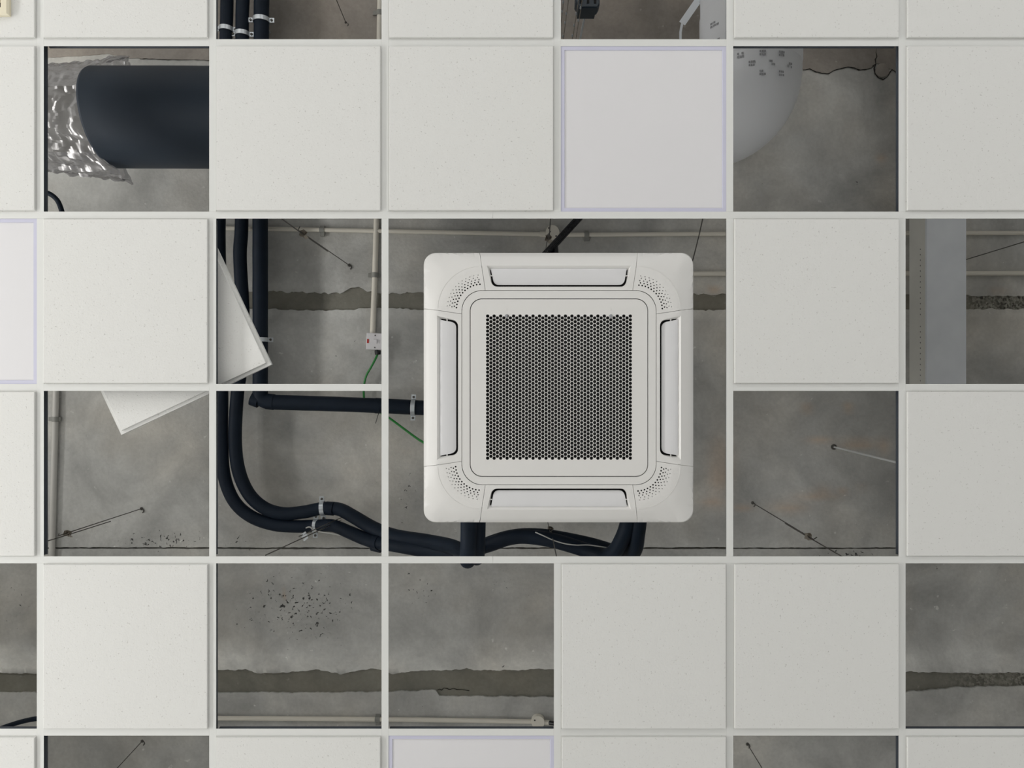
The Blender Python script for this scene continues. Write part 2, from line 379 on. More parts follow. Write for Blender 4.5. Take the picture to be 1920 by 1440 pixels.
def slab_strip(name, e0, e1, mat, dz=0.0, dy=0.028, attr=True, wall=0.03, x0=XL, x1=XR, dx=0.0085):
    xs = np.arange(x0, x1 + 1e-6, dx); px = xs / KS + 960
    a = edges[e0](px); b = edges[e1](px)
    ny = max(2, int((b - a).mean() * KS / dy) + 1)
    v = np.linspace(0, 1, ny)
    PY = a[None, :] * (1 - v[:, None]) + b[None, :] * v[:, None]; PX = np.repeat(px[None, :], ny, 0)
    und = (vnoise(PX / 160, PY / 160, 77, 3) - 0.5) * 0.008
    Z = ZS + dz + (und if attr else und * 1.5)
    Z[0] += 0.0015; Z[-1] += 0.0015
    X = (PX - 960) * KS; Y = (PY - 720) * KS
    rows = [np.stack([X[0], Y[0], Z[0] * 0 + ZS + wall], -1)] + [np.stack([X[i], Y[i], Z[i]], -1) for i in range(ny)] + [np.stack([X[-1], Y[-1], Z[-1] * 0 + ZS + wall], -1)]
    V = np.concatenate(rows, 0) - np.array([0, 0, ZS]); n = len(xs); R = len(rows)
    i, j = np.meshgrid(np.arange(R - 1), np.arange(n - 1), indexing='ij'); q = i * n + j
    faces = np.stack([q, q + n, q + n + 1, q + 1], -1).reshape(-1, 4)
    me = bpy.data.meshes.new(name); me.from_pydata(V.tolist(), [], faces.tolist()); me.update()
    if attr:
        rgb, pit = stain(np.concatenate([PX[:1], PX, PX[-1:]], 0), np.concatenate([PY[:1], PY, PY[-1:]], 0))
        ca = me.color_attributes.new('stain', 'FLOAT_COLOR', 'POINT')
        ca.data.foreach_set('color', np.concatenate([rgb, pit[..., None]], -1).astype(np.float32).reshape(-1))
    finish(me, 40, recalc=False); me.materials.append(mat)
    o = bpy.data.objects.new(name, me); col.objects.link(o); o.parent = slab; WL[o.name] = Vector((0, 0, ZS)); return o
slab_strip('slab_panel', 'lo', 's1t', M['slab'])
slab_strip('slab_panel', 's1b', 'slit0', M['slab'])
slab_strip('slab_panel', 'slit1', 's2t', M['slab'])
slab_strip('slab_panel', 's2b', 'hi', M['slab'])
edges['m1a'] = lambda p: s1t(p) - 9; edges['m1b'] = lambda p: s1b(p) + 9; edges['m2a'] = lambda p: s2t(p) - 9; edges['m2b'] = lambda p: s2b(p) + 9
slab_strip('mortar_joint', 'm1a', 'm1b', M['mortar'], dz=0.012, attr=False)
slab_strip('mortar_joint', 'm2a', 'm2b', M['mortar'], dz=0.012, attr=False)
sk = poly([(-900, 112), (85, 108), (165, 104), (200, 101), (235, 109), (300, 112), (392, 113), (800, 116), (1400, 118), (1506, 131), (1518, 129), (1530, 135), (1552, 138), (1566, 131), (1590, 125), (1615, 131), (1634, 128), (1643, 119), (1660, 128), (1672, 131), (1684, 138), (1760, 133), (2900, 128)])
edges['sk'] = lambda p: sk(p) + rag(p, 88, 1.2)
slab_strip('plaster_skim', 'lo', 'sk', M['render'], dz=-0.005, attr=False, wall=0.0, dy=0.1)
mb = MB().box2((XL - T, YT - T, ZS + 0.031), (XR + T, YB + T, ZS + 0.25)); obj('slab_core', mb, M['mortar'], slab, smooth=None)
def crack(name, pts, r, h=SLAB - 0.004):
    mb = MB().tube([P(a, b, h) for a, b in pts], [W(r, h) * (0.5 + 0.7 * random.random()) for _ in pts], 6); return obj(name, mb, M['crack'], slab)
crack('crack', [(820, 1294), (824, 1292), (828, 1294), (832, 1290), (838, 1291), (843, 1293), (850, 1291), (858, 1293), (866, 1293), (880, 1295)], 0.9, SLAB + 0.006)
crack('crack', [(1643, 90), (1642, 98), (1644, 106), (1641, 112), (1642, 120), (1636, 124)], 1.3)
crack('crack', [(1642, 120), (1639, 128), (1641, 138), (1647, 146), (1656, 149), (1664, 144), (1669, 135), (1672, 131)], 1.0)
crack('crack', [(float(x), float(edges['sk'](np.array([x * 1.0]))[0]) + 0.4) for x in range(1506, 1642, 4)], 0.9)
crack('crack', [(float(x), float(edges['sk'](np.array([x * 1.0]))[0]) + 0.3) for x in range(1672, 1700, 4)], 0.6)
crack('crack', [(float(x), float(edges['sk'](np.array([x * 1.0]))[0]) + 0.3) for x in range(262, 400, 6)], 0.5)
# filled core hole with its chipped rim
c = P(1654, 132, SLAB - 0.004); r_ = W(13, SLAB)
mb = MB().loft([[c + Vector((math.cos(t) * r_ * k * (1 + 0.08 * math.sin(3 * t)), math.sin(t) * r_ * k, z)) for t in np.linspace(0, 2 * math.pi, 20, endpoint=False)] for k, z in ((0.85, -0.006), (1.0, -0.003), (1.02, 0.004))])
obj('filled_hole', mb, M['render'], slab)
# ------------------------------------------------------------------ suspended grid and tiles
ceil = bpy.data.objects.new('ceiling', None); col.objects.link(ceil); ceil.location = (0, 0, ZG); WL['ceiling'] = Vector((0, 0, ZG)); struct(ceil)
ceil['label'] = 'white suspended ceiling grid with tiles missing from many cells'
gx = lambda k: -0.442 + 0.6 * k
gy = lambda j: -0.588 + 0.6 * j
def tee_mesh(L):
    """inverted tee: folded white flange, thin web and top bulb; runs along x"""
    prof = [(-0.012, 0), (0.012, 0), (0.012, 0.0012), (0.0011, 0.0014), (0.0011, 0.030), (0.0032, 0.031), (0.0032, 0.0385), (-0.0032, 0.0385), (-0.0032, 0.031), (-0.0011, 0.030), (-0.0011, 0.0014), (-0.012, 0.0012)]
    n = len(prof); v = [(x, y, z) for x in (-L / 2, L / 2) for y, z in prof]
    f = [(k, (k + 1) % n, n + (k + 1) % n, n + k) for k in range(n)] + [tuple(range(n))[::-1], tuple(range(n, 2 * n))]
    me = bpy.data.meshes.new('tee'); me.from_pydata(v, [], f); me.update(); finish(me, None)
    me.materials.append(M['tee']); me.materials.append(M['web'])
    for p in me.polygons:
        if p.index in range(3, 10): p.material_index = 1
    return me
tee12 = tee_mesh(1.2 - 0.0244); tee6 = tee_mesh(0.6 - 0.0244)
AC_K, AC_J = (0, 1), (0, 1)
for j in range(-4, 8, 2):
    if j == -4 or j == 6 or True:
        xs_ = [XL, -1.95 if j % 4 else -2.4, -0.067 if j in (0, 2) else 0.75, 2.2, XR]
        for a, b in zip(xs_[:-1], xs_[1:]): inst('main_tee', tee_mesh(b - a - 0.0006), ((a + b) / 2, gy(j), ZG), ceil)
for j in range(-6, 8, 2):
    for k in range(KL + 1, 8):
        if k == 1 and j == 0: continue
        if j == -6: inst('cross_tee', tee6, (gx(k), gy(-5) + 0.3, ZG), ceil, math.pi / 2)
        elif j == 6: inst('cross_tee', tee6, (gx(k), gy(6) + 0.3, ZG), ceil, math.pi / 2)
        else: inst('cross_tee', tee12, (gx(k), gy(j + 1), ZG), ceil, math.pi / 2)
for j in range(-3, 7, 2):
    for k in range(KL, 8):
        if j == 1 and k in (0, 1): continue
        inst('cross_tee', tee6, (gx(k) + 0.3, gy(j), ZG), ceil)
def square(h, z, bev=0.0):
    return [Vector((sx * h, sy * h, z)) for sx, sy in ((-1, -1), (1, -1), (1, 1), (-1, 1))]
def tile_mesh():
    mb = MB().loft([square(0.2832, -0.0085), square(0.2846, -0.0070), square(0.2846, 0.0014), square(0.2962, 0.0014), square(0.2962, 0.016)])
    me = bpy.data.meshes.new('tile'); me.from_pydata([tuple(p) for p in mb.v], [], mb.f); me.update(); finish(me, None); me.materials.append(M['tile']); return me
tile_me = tile_mesh()
# rows of the photograph, columns k = -3 .. 3: T tile, O open, L light panel, A air conditioner
rows_ = {-2: 'TTOTOTT', -1: 'TOTTLOT', 0: 'LTOAATO', 1: 'TOOAAOT', 2: 'OTOOTTO', 3: 'TOTLTOT'}
pat = {}
rp = random.Random(12)
for j in range(-5, 7):
    for k in range(KL, 8):
        if j in rows_ and -3 <= k <= 3: pat[k, j] = rows_[j][k + 3]
        elif -7 < k < -3: pat[k, j] = 'T' if j >= 2 else 'O'
        else: pat[k, j] = 'O' if rp.random() < (0.62 if k < 4 else 0.3) else 'T'  # unseen too; mostly closed at right to darken the void there
lights_at = []
for (k, j), t in sorted(pat.items()):
    c = (gx(k) + 0.3, gy(j) + 0.3, ZG)
    if t == 'T':
        inst('tile', tile_me, c, ceil, rp.choice((0, 1, 2, 3)) * math.pi / 2)
    elif t == 'L': lights_at.append(((k, j), c))

# ------------------------------------------------------------------ flat light panels
lab = {(1, -1): 'unlit square light panel with lavender frame directly above the air conditioner',
       (-3, 0): 'bright warm-white light panel with lavender frame cut off by the left photo edge',
       (0, 3): 'unlit light panel with lavender frame cut off by the bottom photo edge'}
for kj, c in lights_at:
    t = thing('light_panel', lab[kj], 'light panel', c, 'flat light panels in the grid')
    cv = Vector(c); mb = MB()
    ri = [square(0.2962, 0.0016), square(0.2755, 0.0016), square(0.2745, 0.0045)]
    mb.loft([[p + cv for p in r] for r in ([square(0.2962, 0.013)] + ri)], cap0=True, cap1=False)
    obj('frame', mb, M['panel_frame'], t, smooth=None)
    mb = MB().loft([[p + cv for p in square(0.2750, 0.0042)], [p + cv for p in square(0.2750, 0.0080)]]); obj('diffuser', mb, M['diffuser'], t, smooth=None)

# ------------------------------------------------------------------ air conditioner
S = 0.6 / 323.2                                 # metres per photo pixel in the grid plane
AC = Vector(((1048 - 960) * S, (726.8 - 720) * S, ZG - 0.004))
ac = thing('air_conditioner', 'large white square cassette air conditioner with perforated hexagon grille', 'air conditioner', AC)
def rr(hx, r, n=10, hy=None):
    hy = hx if hy is None else hy; out = []
    for cx, cy, a0 in ((hx - r, hy - r, 0), (-hx + r, hy - r, 90), (-hx + r, -hy + r, 180), (hx - r, -hy + r, 270)):
        for k in range(n + 1):
            a = math.radians(a0 + 90 * k / n); out.append((cx + r * math.cos(a), cy + r * math.sin(a)))
    return out
def inside(pts, poly_):
    p = np.asarray(pts); q = np.asarray(poly_); n = len(q); res = np.zeros(len(p), bool)
    for i in range(n):
        x1, y1 = q[i]; x2, y2 = q[(i + 1) % n]
        if y1 == y2: continue
        cnd = ((y1 > p[:, 1]) != (y2 > p[:, 1])) & (p[:, 0] < (x2 - x1) * (p[:, 1] - y1) / (y2 - y1) + x1); res ^= cnd
    return res
def plate(outer, holes=(), extra=(), zf=lambda x, y: 0.0, depth=0.004, hole_depth=None, hole_test=None, hole_shift=None, lines=(), outer_z=None):
    """px-unit outline -> MB in metres (local): front face at zf, walls rising from every border"""
    pts = list(outer); E = [(i, (i + 1) % len(outer)) for i in range(len(outer))]
    loops = [list(range(len(outer)))]
    for hl in holes:
        n = len(pts); pts += list(hl); ids = list(range(n, n + len(hl))); loops.append(ids); E += [(ids[i], ids[(i + 1) % len(ids)]) for i in range(len(ids))]
    for ln in lines:
        n = len(pts); pts += list(ln); E += [(n + i, n + i + 1) for i in range(len(ln) - 1)]
    pts += list(extra)
    V2, _, FC, OV, _, _ = delaunay_2d_cdt([Vector(p) for p in pts], E, [], 0, 1e-5)
    V2 = np.array([tuple(p) for p in V2]); FC = np.array(FC)
    cen = V2[FC].mean(1); keep = inside(cen, outer)
    if hole_test is not None: keep &= ~hole_test(cen)
    else:
        for hl in holes: keep &= ~inside(cen, hl)
    FC = FC[keep]
    mb = MB(); mb.add([(x * S, y * S, zf(x, y)) for x, y in V2], [tuple(f) for f in FC])
    mp = {}
    for i, ov in enumerate(OV):
        for o_ in ov: mp[o_] = i
    for li, lp in enumerate(loops):
        ids = [mp[i] for i in lp]; dep = depth if li == 0 else (hole_depth if hole_depth is not None else depth)
        base = len(mb.v)
        for i in ids:
            p = mb.v[i]; q = Vector((p.x, p.y, p.z + dep))
            if li and hole_shift: q = Vector(hole_shift(p.x / S, p.y / S)) * S; q = Vector((q.x, q.y, p.z + dep))
            if li == 0 and outer_z is not None: q.z = outer_z
            mb.v.append(q)
        n = len(ids); mb.f += [(ids[k], ids[(k + 1) % n], base + (k + 1) % n, base + k) for k in range(n)]
    return mb
def sd(x, y, h, r):
    qx = abs(x) - (h - r); qy = abs(y) - (h - r); return math.hypot(max(qx, 0), max(qy, 0)) + min(max(qx, qy), 0) - r
HO, RO, HF, RF, RISE = 255.0, 23.0, 227.0, 80.0, 0.026
def zpan(x, y):
    a = sd(x, y, HF, RF)
    if a <= 0: return 0.0
    b = max(0.0, -sd(x, y, HO, RO)); s = a / (a + b)
    return RISE * (0.75 * s + 0.25 * s * s) + (0.004 if b < 0.5 else 0.0)
def local_mesh(mb, name, mat, smooth):
    me = bpy.data.meshes.new(name); me.from_pydata([tuple(p) for p in mb.v], [], mb.f); me.update(); finish(me, smooth); me.materials.append(mat); return me
# --- long side section (top one), seams slant inwards
g_ = 0.35
def lerp(a, b, n): return [(a[0] + (b[0] - a[0]) * i / n, a[1] + (b[1] - a[1]) * i / n) for i in range(n)]
A_, B_, C_, D_ = (-149 + g_, -HO), (149 - g_, -HO), (138 - g_, -182 - g_), (-138 + g_, -182 - g_)
fb = lambda x: None
outer = lerp(A_, B_, 24) + lerp(B_, C_, 12) + lerp(C_, D_, 24) + lerp(D_, A_, 12)
vh = [(-135, -228.5)] + lerp((-135, -228.5), (135, -228.5), 16)[1:] + [(135, -228.5)]
def corner(p0, pc, p1, r, n=6):
    """rounded corner between directions p0->pc->p1"""
    p0, pc, p1 = Vector(p0), Vector(pc), Vector(p1); a = (p0 - pc).normalized(); b = (p1 - pc).normalized()
    s0 = pc + a * r; s1 = pc + b * r; return [tuple((s0 * (1 - t) ** 2 + pc * 2 * t * (1 - t) + s1 * t * t)) for t in [k / n for k in range(n + 1)]]
vh += corner((135, -228.5), (125.5, -189), (-125.5, -189), 11) + corner((125.5, -189), (-125.5, -189), (-135, -228.5), 11)
extra = [(x, y) for y in (-250, -245, -239, -233.5) for x in np.linspace(-146, 146, 30)] + [(x, y) for x in (-140.5, 140.5) for y in np.linspace(-228, -200, 6)] + [(x, -185.5) for x in np.linspace(-132, 132, 24)]
line_f = [(-144.6, -227), (-141, -227), (-137, -227)]
shift = lambda x, y: (x * (0.99 if y > -228 else 0.955), y + (7.5 if y < -228 else 0.0), 0)
side = plate(outer, [vh], extra, zpan, depth=0.006, hole_depth=0.012, hole_shift=shift)
side_me = local_mesh(side, 'side_panel', M['plastic'], 24)
# --- corner cover with the dotted pattern (top-left)
K = -HO
seamL = [(-HO, -149 - g_), (-182 - g_, -138 - g_)]
arc_o = [(-HO + RO - RO * math.cos(t), -HO + RO - RO * math.sin(t)) for t in np.linspace(0, math.pi / 2, 12)]
arc_i = [(-182 - g_ + 38 - 38 * math.cos(t), -182 - g_ + 38 - 38 * math.sin(t)) for t in np.linspace(0, math.pi / 2, 12)]
outer = lerp((-182 - g_, -138 - g_), (-HO, -149 - g_), 10) + lerp((-HO, -149 - g_), arc_o[0], 8) + arc_o[:-1] + lerp(arc_o[-1], (-149 - g_, -HO), 8) + \
        lerp((-149 - g_, -HO), (-138 - g_, -182 - g_), 10) + [(-138 - g_, -182 - g_)] + arc_i[::-1]
holes = []
ccx, ccy = -HO + (780 + 737 / 6 - 793), -HO + (460 + 720 / 6 - 471.8)
for row, (R_, n_, a0, rad) in enumerate(((46.8, 12, 3.5, 1.62), (51.2, 11, 6.4, 1.4), (55.5, 12, 4.8, 1.22), (59.7, 11, 7.2, 1.02), (64.2, 12, 5.6, 0.86))):
    for i in range(n_):
        a = math.radians(a0 + (90 - 2 * a0) * i / (n_ - 1)); cx, cy = ccx - R_ * math.cos(a), ccy - R_ * math.sin(a)
        holes.append([(cx + rad * math.cos(t), cy + rad * math.sin(t)) for t in np.linspace(0, 2 * math.pi, 8, endpoint=False)])
arcF = [(-HF + RF - RF * math.cos(t), -HF + RF - RF * math.sin(t)) for t in np.linspace(0.03, math.pi / 2 - 0.03, 18)]
extra = []
for s_ in (0.3, 0.6, 0.85, 0.96):
    hh = HF + (HO - HF) * s_; r2 = RF + (RO - RF) * s_
    for t in np.linspace(-0.6, math.pi / 2 + 0.6, 34):
        if 0 <= t <= math.pi / 2: q = (-hh + r2 - r2 * math.cos(t), -hh + r2 - r2 * math.sin(t))
        elif t < 0: q = (-hh, -hh + r2 - t * 150)
        else: q = (-hh + r2 + (t - math.pi / 2) * 150, -hh)
        extra.append(q)
ins = inside(extra, outer); extra = [e for e, k in zip(extra, ins) if k]
cov = plate(outer, holes, extra, zpan, depth=0.006, hole_depth=0.0012, lines=[arcF])
cov_me = local_mesh(cov, 'corner_cover', M['plastic'], 24)
# fine arc bead between the dotted field and the sloping corner
bead = MB().tube([Vector((x * S, y * S, 0.0004)) for x, y in arcF], 0.0011, 5)
bead_me = local_mesh(bead, 'arc_bead', M['plastic'], 60)
# --- vane
vo = corner((-128, -223), (-128, -223.5), (0, -223.5), 0.3, 1) + lerp((-127, -223.5), (127, -223.5), 16)[1:] + [(127.4, -223.5)] + \
     corner((128, -223), (121.5, -192.8), (-121.5, -192.8), 9.5) + corner((121.5, -192.8), (-121.5, -192.8), (-128, -223), 9.5)
def zv(x, y):
    t = (y + 223.5) / 30.7
    return 0.0035 + 0.0045 * (t - 0.35) ** 2 * 2.6 + (0.002 if t < 0.02 else 0)
extra = [(x, y) for y in (-221, -217, -212, -207, -202, -198, -195) for x in np.linspace(-119, 119, 22)]
vane = plate(vo, [], extra, zv, depth=0.004)
vane_me = local_mesh(vane, 'vane', M['vane'], 40)
def rotp(me, name, parts):
    for q in range(4): parts.append(inst(name, me, AC, ac, q * math.pi / 2))
covers, sides, vanes = [], [], []
rotp(side_me, 'side_panel', sides); rotp(cov_me, 'corner_cover', covers); rotp(vane_me, 'vane', vanes)
for q in range(4):
    inst('arc_bead', bead_me, AC, covers[q])
    R4 = Matrix.Rotation(q * math.pi / 2, 4, 'Z')
    mb = MB(); mb.box(AC + R4 @ Vector((-172 * S, -172 * S, 0.0095)), (0.1, 0.1, 0.002), R4.to_3x3()); obj('hole_shade_plate', mb, M['dark'], ac, smooth=None)  # black plate added behind the dots so the holes look dark
    for sx in (-1, 1):
        R4 = Matrix.Rotation(q * math.pi / 2, 4, 'Z')
        mb = MB(); mb.box(AC + R4 @ Vector((sx * 128.5 * S, -210 * S, 0.0085)), (0.012, 0.004, 0.003), R4.to_3x3())
        pin = obj('hinge_pin', mb, M['plastic'], ac, smooth=None)
        wl = WL[pin.name]; pin.parent = vanes[q]; pin.location = R4.inverted() @ (wl - AC); pin.rotation_euler = (0, 0, -q * math.pi / 2)
# --- frame ring and intake grille
ring = plate(rr(181.4, 38, 12), [rr(167.0, 23, 12)], [], lambda x, y: 0.0, depth=0.006, hole_depth=0.008)
mb = MB(); mb.v = [p + AC for p in ring.v]; mb.f = ring.f; obj('grille_frame', mb, M['plastic'], ac, smooth=24)
CPX, CPY = 6.073, 7.0
cols_ = []
for i in range(45):
    n_ = 39 if i % 2 == 0 else 38
    for k in range(n_): cols_.append((-133.6 + i * CPX, -134.0 + CPY * k + (0 if i % 2 == 0 else CPY / 2)))
cols_ = np.array(cols_); HR = 3.45
def hexpts(c): return [(c[0] + HR * math.cos(a), c[1] + HR * math.sin(a)) for a in [k * math.pi / 3 for k in range(6)]]
def in_hex(p):
    i = np.round((p[:, 0] + 133.6) / CPX).astype(int); hit = np.zeros(len(p), bool)
    for di in (-1, 0, 1):
        ii = np.clip(i + di, 0, 44); cx = -133.6 + ii * CPX; off = np.where(ii % 2 == 0, 0.0, CPY / 2); nmax = np.where(ii % 2 == 0, 38, 37)
        kk = np.clip(np.round((p[:, 1] + 134.0 - off) / CPY), 0, nmax); cy = -134.0 + off + kk * CPY
        dx = np.abs(p[:, 0] - cx); dy = np.abs(p[:, 1] - cy); hit |= (dy <= HR * 0.8661) & (dx * 0.8660 + dy * 0.5 <= HR * 0.8661)
    return hit
gr = plate(rr(165.6, 22, 12), [hexpts(c) for c in cols_], [], lambda x, y: 0.0008, depth=0.006, hole_depth=0.0015, hole_test=in_hex)
mb = MB(); mb.v = [p + AC for p in gr.v]; mb.f = gr.f; grille = obj('intake_grille', mb, M['plastic'], ac, smooth=24)
for px in (949.5, 1144.8):
    c = Vector(((px - 960) * S, (592.5 - 720) * S, AC.z + 0.0005))
    mb = MB().lathe(c, (0, 0, 1), [(0.0045, -0.003), (0.0055, -0.0015), (0.0055, 0.004)], 12); obj('latch', mb, M['grey_latch'], grille)
    c = Vector(((px - 960) * S, (580 - 720) * S, AC.z + 0.0004)); mb = MB().box(c, (0.0012, 0.009, 0.0012)); obj('latch_mark', mb, M['plastic'], grille, smooth=None)
# --- filter, dark linings, body
def lbox(name, a, b, mat, sm=None):
    mb = MB().box2(Vector(a) + AC, Vector(b) + AC); return obj(name, mb, mat, ac, smooth=sm)
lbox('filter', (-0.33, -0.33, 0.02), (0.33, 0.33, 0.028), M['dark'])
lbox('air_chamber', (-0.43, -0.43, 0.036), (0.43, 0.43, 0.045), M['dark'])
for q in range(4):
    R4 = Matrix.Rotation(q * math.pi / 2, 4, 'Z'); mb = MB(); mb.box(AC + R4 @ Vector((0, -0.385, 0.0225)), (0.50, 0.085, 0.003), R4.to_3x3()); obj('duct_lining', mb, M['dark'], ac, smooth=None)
mb = MB(); mb.loft([[Vector((x * S, y * S, z)) + AC for x, y in rr(226, 60, 4)] for z in (0.03, 0.045, 0.29, 0.295)]); obj('body', mb, M['galv'], ac, smooth=30)
for sx in (-1, 1):
    for sy in (-1, 1):
        mb = MB().tube([AC + Vector((sx * 0.39, sy * 0.36, 0.1)), Vector((AC.x + sx * 0.39, AC.y + sy * 0.36, ZS))], 0.005, 8); obj('hanger_rod', mb, M['zinc'], ac)

# ------------------------------------------------------------------ loose tile lying on the grid
lt = bpy.data.objects.new('ceiling_tile', tile_me.copy()); col.objects.link(lt)
H_LT = 0.049
ca, cb = P(508.5, 683.5, H_LT), P(227, 815.5, H_LT); d_ = (ca - cb); ang = math.atan2(d_.y, d_.x)
u = d_.normalized(); nrm = Vector((u.y, -u.x, 0)); nrm = nrm if nrm.y < 0 else -nrm
ctr = (ca + cb) / 2 + nrm * d_.length / 2
lt.location = ctr; lt.rotation_euler = (0, 0, ang); k_ = d_.length / 0.5924; lt.scale = (k_, k_, 1)
tag(lt, 'spare white ceiling tile lying askew on top of the grid beside black pipes', 'ceiling tile')

# ------------------------------------------------------------------ air vent in the corner tile
vc = Vector(((-58 - 960) * S, (-48 - 720) * S, ZG - 0.0086))
v = thing('air_vent', 'cream plastic grille vent on the tile in the top left photo corner', 'vent', vc)
def sq(h, z): return [p + vc for p in square(h, z)]
mb = MB().loft([sq(0.152, 0.0), sq(0.152, -0.012), sq(0.147, -0.018), sq(0.1275, -0.018), sq(0.126, -0.013), sq(0.126, 0.0)], cap0=False, cap1=False); obj('frame', mb, M['cream'], v, smooth=None)
mb = MB().loft([sq(0.1215, -0.002), sq(0.1215, 0.0)]); obj('backing', mb, M['dark'], v, smooth=None)
for i in range(-7, 8): mb = MB().box(vc + Vector((0, i * 0.0145, -0.0085)), (0.242, 0.0055, 0.012)); obj('slat', mb, M['cream'], v, smooth=None)
for i in (-1, 0, 1): mb = MB().box(vc + Vector((i * 0.06, 0, -0.0075)), (0.004, 0.242, 0.011)); obj('slat_divider', mb, M['cream'], v, smooth=None)

# ------------------------------------------------------------------ insulated pipes
def pipe(name, label, pts, r, mat='rubber', n=8, seg=20, group=None, cat='pipe', wob=0.03):
    c = cr([P(*p) for p in pts], n)
    rs = [r * (1 + wob * noise.noise(Vector(p) * 9.0)) for p in c]
    mb = MB().tube(c, rs, seg); o = obj(name, mb, M[mat], smooth=50); tag(o, label, cat, group); return o, c
HP = 0.995
GP = 'black insulated pipes in the ceiling void'
pa, _ = pipe('insulated_pipe', 'black insulated pipe nearest the spare tile, sweeping round to the right-hand stub', [(432, -300, HP), (426, -20, HP), (424, 60, HP), (416, 250, HP), (411, 420, HP), (413, 540, HP), (417, 650, HP), (416, 740, HP), (416, 830, HP), (420, 890, HP), (438, 938, HP), (470, 968, HP), (515, 984, HP), (560, 987, HP), (592, 986, HP),
              (625, 986, 0.93), (660, 1000, 0.86), (695, 1014, 0.78), (740, 1022, 0.70), (800, 1032, 0.60), (860, 1036, 0.52), (915, 1022, 0.47), (950, 1010, 0.45), (985, 1006, 0.44), (1040, 1014, 0.42), (1100, 1032, 0.40), (1132, 1042, 0.36), (1152, 1034, 0.29), (1166, 1012, 0.24), (1176, 985, 0.21), (1181, 950, 0.19), (1183, 900, 0.18)], 0.030, group=GP)
pb, _ = pipe('insulated_pipe', 'black insulated pipe between two others, curving down to the left-hand stub', [(468, -300, HP), (456, -20, HP), (454, 60, HP), (454, 250, HP), (453, 420, HP), (450, 480, HP), (455, 580, HP), (455, 660, HP), (445, 740, HP), (441, 820, HP), (447, 880, HP), (466, 925, HP), (495, 952, HP), (530, 963, HP), (570, 960, HP), (606, 953, HP),
              (636, 955, 0.94), (660, 967, 0.88), (700, 990, 0.80), (740, 1005, 0.72), (800, 1015, 0.60), (850, 1026, 0.48), (874, 1042, 0.38), (877, 1050, 0.27), (878, 1026, 0.20), (879, 980, 0.18), (880, 920, 0.17)], 0.031, group=GP)
pc, _ = pipe('insulated_pipe', 'thickest black insulated pipe, running straight then turning square to the air conditioner', [(500, -300, HP), (491, -20, HP), (490, 60, HP), (489, 250, HP), (488, 420, HP), (488, 560, HP), (488, 700, HP), (488, 728, HP), (489, 744, HP), (498, 752, HP), (514, 754, HP), (540, 755, HP), (640, 758, HP), (716, 761, HP), (800, 765, HP), (870, 768, 0.9), (880, 768, 0.25)], 0.0355, group=GP)
pd, _ = pipe('insulated_pipe', 'short black insulated pipe arching behind between the two pipe stubs', [(896, 920, 0.225), (896, 975, 0.23), (895, 1018, 0.24), (894, 1045, 0.31), (894, 1036, 0.42), (910, 1022, 0.54), (960, 1006, 0.57), (1010, 1004, 0.56), (1060, 1011, 0.54), (1110, 1022, 0.50), (1150, 1034, 0.45), (1178, 1040, 0.38), (1190, 1030, 0.28), (1195, 1000, 0.22), (1199, 960, 0.19), (1200, 900, 0.18)], 0.030, group=GP)
# tape collars and elbow cover belong to their pipe
def collar(p0, p1, r, parent, name='tape_collar'):
    a, b = P(*p0), P(*p1); m = (a + b) / 2
    mb = MB().tube([a, m, b], r, 20); obj(name, mb, M['rubber'], parent, smooth=40)
collar((704, 760.5, HP), (713, 761, HP), 0.0375, pc)
collar((472, 747, HP), (486, 752, HP), 0.034, pc, 'elbow_cover')
collar((500, 752.5, HP), (514, 754, HP), 0.038, pc, 'elbow_cover')
collar((612, 953, 0.955), (626, 954, 0.95), 0.0325, pb)
collar((703, 1016, 0.765), (712, 1018, 0.745), 0.0325, pa)
mb = MB().tube([P(710.5, 772, HP - 0.036), P(709, 778, HP - 0.04), P(704, 794, HP - 0.03)], 0.0016, 6); o = obj('cable_tie_tail', mb, M['tape'], pc)
mb = MB(); mb.tube([P(697, 1027, 0.80), P(714, 1031, 0.78)], 0.014, 10); obj('tape_end', mb, M['rubber'], pa)

# ------------------------------------------------------------------ pipe clamps
def clamp(label, px, py, h, r, ang_deg, tilt=0.0):
    """split band round a pipe; ang = pipe direction in the picture plane"""
    c = P(px, py, h); t = thing('pipe_clamp', label, 'pipe clamp', c, 'zinc pipe clamps')
    d = Vector((math.cos(math.radians(ang_deg)), math.sin(math.radians(ang_deg)), 0)); n_ = Vector((-d.y, d.x, 0))
    seg = 24; w_ = 0.010; rings = []
    for off, rad in ((-w_, r + 0.001), (-w_, r + 0.0045), (w_, r + 0.0045), (w_, r + 0.001)):
        rings.append([c + d * off + n_ * math.cos(2 * math.pi * k / seg) * rad + Vector((0, 0, 1)) * math.sin(2 * math.pi * k / seg) * rad for k in range(seg)])
    mb = MB().loft(rings + [rings[0]], False, False); obj('band', mb, M['zinc'], t, smooth=40)
    m3 = Matrix((d, n_, Vector((0, 0, 1)))).transposed()
    for s in (-1, 1):
        e = c + n_ * s * (r + 0.014)
        mb = MB().box(e, (0.022, 0.024, 0.005), m3); ear = obj('ear', mb, M['zinc'], t, smooth=None)
        mb = MB().lathe(e + Vector((0, 0, -0.0065)), (0, 0, 1), [(0.004, 0), (0.0065, 0.001), (0.0065, 0.004)], 6); obj('bolt', mb, M['wire'], ear, smooth=None)
    mb = MB().tube([c + Vector((0, 0, r)), Vector((c.x, c.y, ZS + 0.002))], 0.005, 8); obj('rod', mb, M['zinc'], t)
clamp('zinc clamp on the pipe nearest the grid bar at the top photo edge', 424, 55, HP, 0.0305, 93)
clamp('zinc clamp on the middle of the three pipes at the top photo edge', 454.5, 64, HP, 0.0305, 92)
